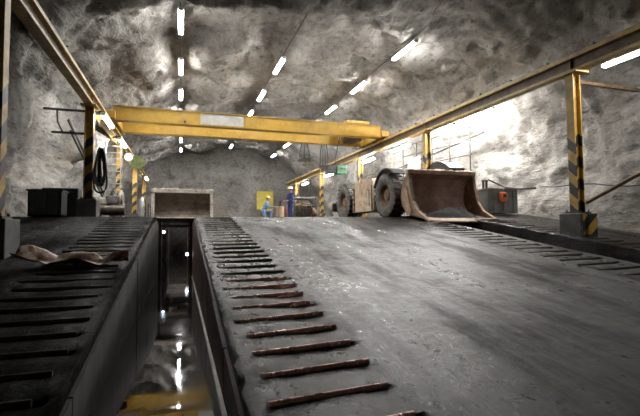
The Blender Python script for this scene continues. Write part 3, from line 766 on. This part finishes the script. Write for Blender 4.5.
for k in range(3):
    q = MB(); q.box((0, 0, .4+.5*k), (1.46, .66, .04)); q.build('shelf', 'darksteel', e)
    for j in range(4):
        q = MB(); q.cyl((-.75, -.22+.14*j, .48+.5*k), (.8, -.22+.14*j, .48+.5*k), .055, n=10); q.build('pipe', ['rustpipe', 'engine', 'steel', 'rim'][(j+k) % 4], e)
e = empty('notice_board', (8.3, 42.9, 4.6), 'plain yellow board on the far rock wall', 'board')
q = MB(); q.box((0, 0, 0), (1.7, .05, 1.9)); q.build('panel', 'boardyellow', e)
q = MB()
for sx in (-1, 1): q.box((sx*.87, -.01, 0), (.06, .08, 1.98))
for sz in (-1, 1): q.box((0, -.01, sz*.97), (1.8, .08, .06))
q.build('frame', 'yellow_old', e)
for sx in (-.6, .6):
    q = MB(); q.box((sx, .35, -1.8), (.08, .08, 3.0)) if False else q.box((sx, .06, -1.85), (.08, .08, 1.9)); q.build('post', 'yellow_old', e)

# ------------------------------------------------------------------ left side
e = empty('waste_bin', (-3.85, 14.6, ramp_z(14.6)), 'dark green open bin on the ramp below the left rock wall', 'bin')
q = MB(); W_, D_, H_ = .86, .7, .78
q.box((0, 0, .03), (W_, D_, .06))
for s in (-1, 1): q.box((s*(W_/2-.02), 0, H_/2), (.04, D_, H_)); q.box((0, s*(D_/2-.02), H_/2), (W_, .04, H_))
q.build('body', 'darkgreen', e)
q = MB()
for s in (-1, 1): q.box((s*W_/2, 0, H_), (.07, D_+.08, .05)); q.box((0, s*D_/2, H_), (W_+.08, .07, .05))
q.build('rim', 'darkgreen', e)
for k in range(3):
    q = MB(); q.box((-.28+.28*k, -D_/2-.015, .38), (.05, .04, .66)); q.build('rib', 'darkgreen', e)
e = empty('tool_cabinet', (-3.95, 16.6, 2.05), 'dark steel cabinet behind the second left column', 'cabinet')
q = MB(); q.box((0, 0, .52), (1.1, .6, 1.0)); q.build('body', 'black', e, bevel=.02)
for s in (-1, 1):
    q = MB(); q.box((s*.27, -.31, .52), (.5, .03, .92)); d_ = q.build('door', 'black', e)
    q = MB(); q.box((s*.07, -.335, .55), (.03, .03, .16)); q.build('handle', 'steel', d_)
q = MB(); q.box((0, 0, .01), (1.0, .5, .06)); q.build('plinth', 'darksteel', e)
# black hose coil on the second column
e = empty('hose_coil', (-2.62, 15.82, 3.72), 'black hose hanging in long loops on the second left column', 'hose')
for k in range(7):
    q = MB(); a_, b_ = .06+.036*k, .52+.03*k+random.uniform(-.05, .09); ph = random.uniform(-.05, .05)
    q.tube([(ph+a_*math.sin(t)*(.38+.62*(1-math.cos(t))/2)+.02*math.sin(3*t+k), -.045*k+.05+.02*math.sin(2*t+k), .66-b_+b_*math.cos(t)) for t in [2*PI*i/32 for i in range(32)]], .032, 8, True); q.build('hose_loop', 'black', e, True)
q = MB(); q.tube([(-.12, .16, .62), (-.02, -.2, .62), (-.02, -.25, .70)], .025, 6); q.build('hook', 'darksteel', e)
# ladder against the left wall
e = empty('ladder', (-3.0, 21.1, 2.05), 'pale metal ladder leaning at the left wall behind the hose', 'ladder')
for s in (-1, 1):
    q = MB(); q.box((s*.32, .0, 1.8), (.05, .07, 3.6)); q.build('stile', 'galv', e)
for k in range(12):
    q = MB(); q.cyl((-.32, 0, .25+.29*k), (.32, 0, .25+.29*k), .02, n=8); q.build('rung', 'galv', e)
# slanting pipes
for k, (dx, lab) in enumerate(((0, 'upper slanting dark pipe behind the left columns'), (.25, 'lower slanting dark pipe behind the left columns'))):
    q = MB(); q.tube([(-3.9+dx*.3, 17.0, 5.6-dx*1.5), (-3.75, 24.5, 3.2-dx*1.2)], .05, 10); tag(q.build('slanting_pipe', 'darksteel', None, True), lab, 'pipe')
# gas cylinders
for k, (x, y, m, lab) in enumerate(((-2.55, 20.3, 'galv', 'pale gas cylinder standing by the third left column'), (-2.9, 20.5, 'darkgreen', 'dark green gas cylinder standing by the third left column'), (-2.05, 24.5, 'galv', 'pale gas cylinder farther back along the left rail'))):
    e = empty('gas_cylinder', (x, y, 2.05), lab, 'gas cylinder', 'gas cylinders at left')
    q = MB(); q.lathez([(0, .001), (0, .14), (1.05, .14), (1.2, .12), (1.3, .06), (1.34, .04), (1.34, .001)], (0, 0, 0), 18); q.build('body', m, e, 'auto')
    q = MB(); q.cyl((0, 0, 1.34), (0, 0, 1.44), .03, n=10); q.cyl((0, 0, 1.4), (.09, 0, 1.4), .018, n=8); q.build('valve', 'rim', e)
e = empty('compressor', (-2.8, 19.2, 2.05), 'dark compressor with flywheel between the left columns', 'compressor')
q = MB(); q.cyl((-.55, 0, .42), (.55, 0, .42), .24, n=20); q.build('tank', 'engine', e, 'auto')
q = MB(); q.box((.1, 0, .82), (.45, .4, .34)); q.build('pump', 'steel', e, bevel=.03)
q = MB(); q.lathe([(-.03, .001), (-.03, .2), (.03, .2), (.03, .001)], (.42, 0, .84), 18); q.build('flywheel', 'rim', e, 'auto')
q = MB(); q.box((-.3, 0, .78), (.26, .28, .26)); q.build('motor', 'whitish', e, bevel=.03)
for s in (-.4, .4):
    q = MB(); q.box((s, 0, .1), (.08, .4, .22)); q.build('foot', 'darksteel', e)
e = empty('hose_reel', (-2.5, 27.0, 5.68), 'lime green hose reel hung under the left crane rail', 'reel')
q = MB(); q.cyl((0, -.12, 0), (0, .12, 0), .30, n=22); q.build('spool', 'green', e, 'auto')
for s in (-1, 1):
    q = MB(); q.cyl((0, s*.13, 0), (0, s*.16, 0), .40, n=26); q.build('flange', 'limey', e, 'auto')
q = MB(); q.box((-.3, 0, .225), (.60, .06, .1)); q.build('bracket', 'darksteel', e)
q = MB(); q.tube([(.28, 0, 0), (.3, 0, -.8), (.22, 0, -1.6)], .025, 6); q.build('hose_end', 'black', e)
e = empty('alarm_lamp', (-2.58, 23.2, 5.35), 'round white signal lamp on the third left column', 'lamp')
q = MB(); q.cyl((0, -.12, 0), (0, .0, 0), .2, n=20); q.build('housing', 'white', e, 'auto')
q = MB(); q.cyl((0, -.15, 0), (0, -.12, 0), .16, n=20); q.build('lens', 'sign', e, 'auto')
q = MB(); q.box((-.15, -.02, 0), (.3, .04, .08)); q.build('bracket', 'darksteel', e)
e = empty('handrail', (-2.0, 26.5, 2.05), 'dark tube handrail along the platform left of the pit loader', 'handrail')
for k in range(4):
    q = MB(); q.cyl((0, k*2.2, 0), (0, k*2.2, 1.25), .03, n=8); q.build('post', 'darksteel', e)
for z in (.6, 1.22):
    q = MB(); q.cyl((0, -.1, z), (0, 6.7, z), .026, n=8); q.build('rail', 'darksteel', e)
e = empty('wall_bracket', (-3.35, 16.3, 5.35), 'black steel wall bracket holding pipes beside the left rail', 'bracket')
q = MB(); q.box((-.4, 0, .45), (1.5, .07, .07)); q.build('upper_arm', 'darksteel', e)
q = MB(); q.box((-.3, 0, -.35), (1.2, .07, .07)); q.build('lower_arm', 'darksteel', e)
q = MB(); q.tube([(-.75, 0, .45), (-.72, 0, .0), (-.55, 0, -.35)], .03, 6); q.build('stay', 'darksteel', e)
# crumpled sheet on the left ramp
nx, ny = 60, 22; V = []; Fc = []
for i in range(nx):
    for j in range(ny):
        u, v = i/(nx-1), j/(ny-1)
        x = -2.42+1.62*u; wd = (.20+.52*math.sin(PI*min(1, u*1.15+.05))**.7)*(1+.25*noise.noise(Vector((u*5, 0, 2)))); y = 7.52+wd*(v-.5)+.10*math.sin(u*5)
        z = ramp_z(y)+.05+.06*noise.fractal(Vector((x*2.2, y*3, 4)), 1, 2, 3)+.12*abs(v-.5)*2*abs(math.sin(u*7+1))+.07*math.sin(u*9)*v+(.10*(1-u/.15) if u < .15 else 0)
        V.append((x, y, max(z, ramp_z(y)+.02)))
for i in range(nx-1):
    for j in range(ny-1): Fc.append((i*ny+j, (i+1)*ny+j, (i+1)*ny+j+1, i*ny+j+1))
me = bpy.data.meshes.new('crumpled_sheet'); me.from_pydata(V, [], Fc); o = meshobj('crumpled_sheet', me, 'card', None, True)
sd = o.modifiers.new('s', 'SOLIDIFY'); sd.thickness = .008
tag(o, 'crumpled brown and white sheet lying on the left ramp', 'sheet')

# ------------------------------------------------------------------ right side
e = empty('water_tank', (12.55, 14.2, 2.17), 'long grey steel tank against the right rock wall behind the bucket', 'tank')
q = MB(); q.box((0, 0, .50), (1.5, .9, .98)); q.build('body', 'greybox', e, bevel=.02)
q = MB(); q.box((0, 0, 1.0), (1.56, .96, .05)); q.build('lid', 'greybox', e)
for k in range(3):
    q = MB(); q.box((-.5+.5*k, -.465, .5), (.05, .03, .9)); q.build('rib', 'greybox', e)
for k in range(2):
    q = MB(); q.cyl((-.6+.16*k, 0, 1.0), (-.6+.16*k, 0, 1.34), .05, n=10); q.cyl((-.6+.16*k, 0, 1.34), (-.6+.16*k, 0, 1.40), .07, n=10); q.build('pump_head', 'black', e)
e = empty('junction_box', (12.45, 13.64, 2.62), 'orange electrical box hanging on the grey tank', 'electrical box')
q = MB(); q.box((0, 0, .2), (.32, .14, .40)); q.build('body', 'orange', e, bevel=.03)
q = MB(); q.box((.02, -.08, .26), (.16, .03, .1)); q.build('switch', 'black', e)
q = MB(); q.tube([(0, 0, .4), (.06, -.02, .55), (.15, .0, .60)], .02, 6); q.build('cable', 'black', e)
q = MB(); q.tube([(12.2, 14.2, 3.6), (12.3, 14.15, 3.55), (12.7, 13.8, 3.25), (13.0, 13.3, 3.15), (13.1, 12.6, 3.12)], .035, 8); tag(q.build('tank_hose', 'black', None, True), 'black hose curving from the tank to the rock wall', 'hose')
q = MB(); q.tube([(13.12+.1*math.sin(k*2.), 12.5-k*.55, 3.2-k*.05-.05*math.sin(k*1.3)) for k in range(14)], .022, 6); tag(q.build('wall_cable', 'black', None, True), 'thin black cable running low along the right rock wall', 'cable')
q = MB(); q.tube([(12.75, 15.0, 5.85), (12.75, 18.7, 5.55), (12.75, 23.1, 5.28), (12.7, 34.2, 4.85)], .05, 10); tag(q.build('wall_pipe', 'darksteel', None, True), 'dark sloping pipe along the right wall above the loader', 'pipe')
e = empty('walkway_railing', (12.45, 15.6, 2.17), 'thin grey walkway railing at the right wall above the loader', 'railing')
for k in range(5):
    q = MB(); q.cyl((0, k*1.5, 0), (0, k*1.5, 4.0+.06*k), .032, n=8); q.build('post', 'darksteel', e)
for z in (2.75, 3.4, 4.0):
    q = MB(); q.cyl((0, -.1, z), (0, 6.1, z+.24), .032, n=8); q.build('rail', 'darksteel', e)
for k, (y, m, lab) in enumerate(((20.6, 'white', 'white safety panel on the walkway railing'), (19.9, 'pinkpanel', 'faded red safety panel on the walkway railing'))):
    e = empty('safety_panel', (12.36, y, 4.7), lab, 'panel')
    q = MB(); q.box((0, 0, .4), (.02, .55, .85)); q.build('panel', m, e)
    for s in (-1, 1):
        q = MB(); q.box((.03, s*.2, .8), (.05, .05, .1)); q.build('clip', 'steel', e)
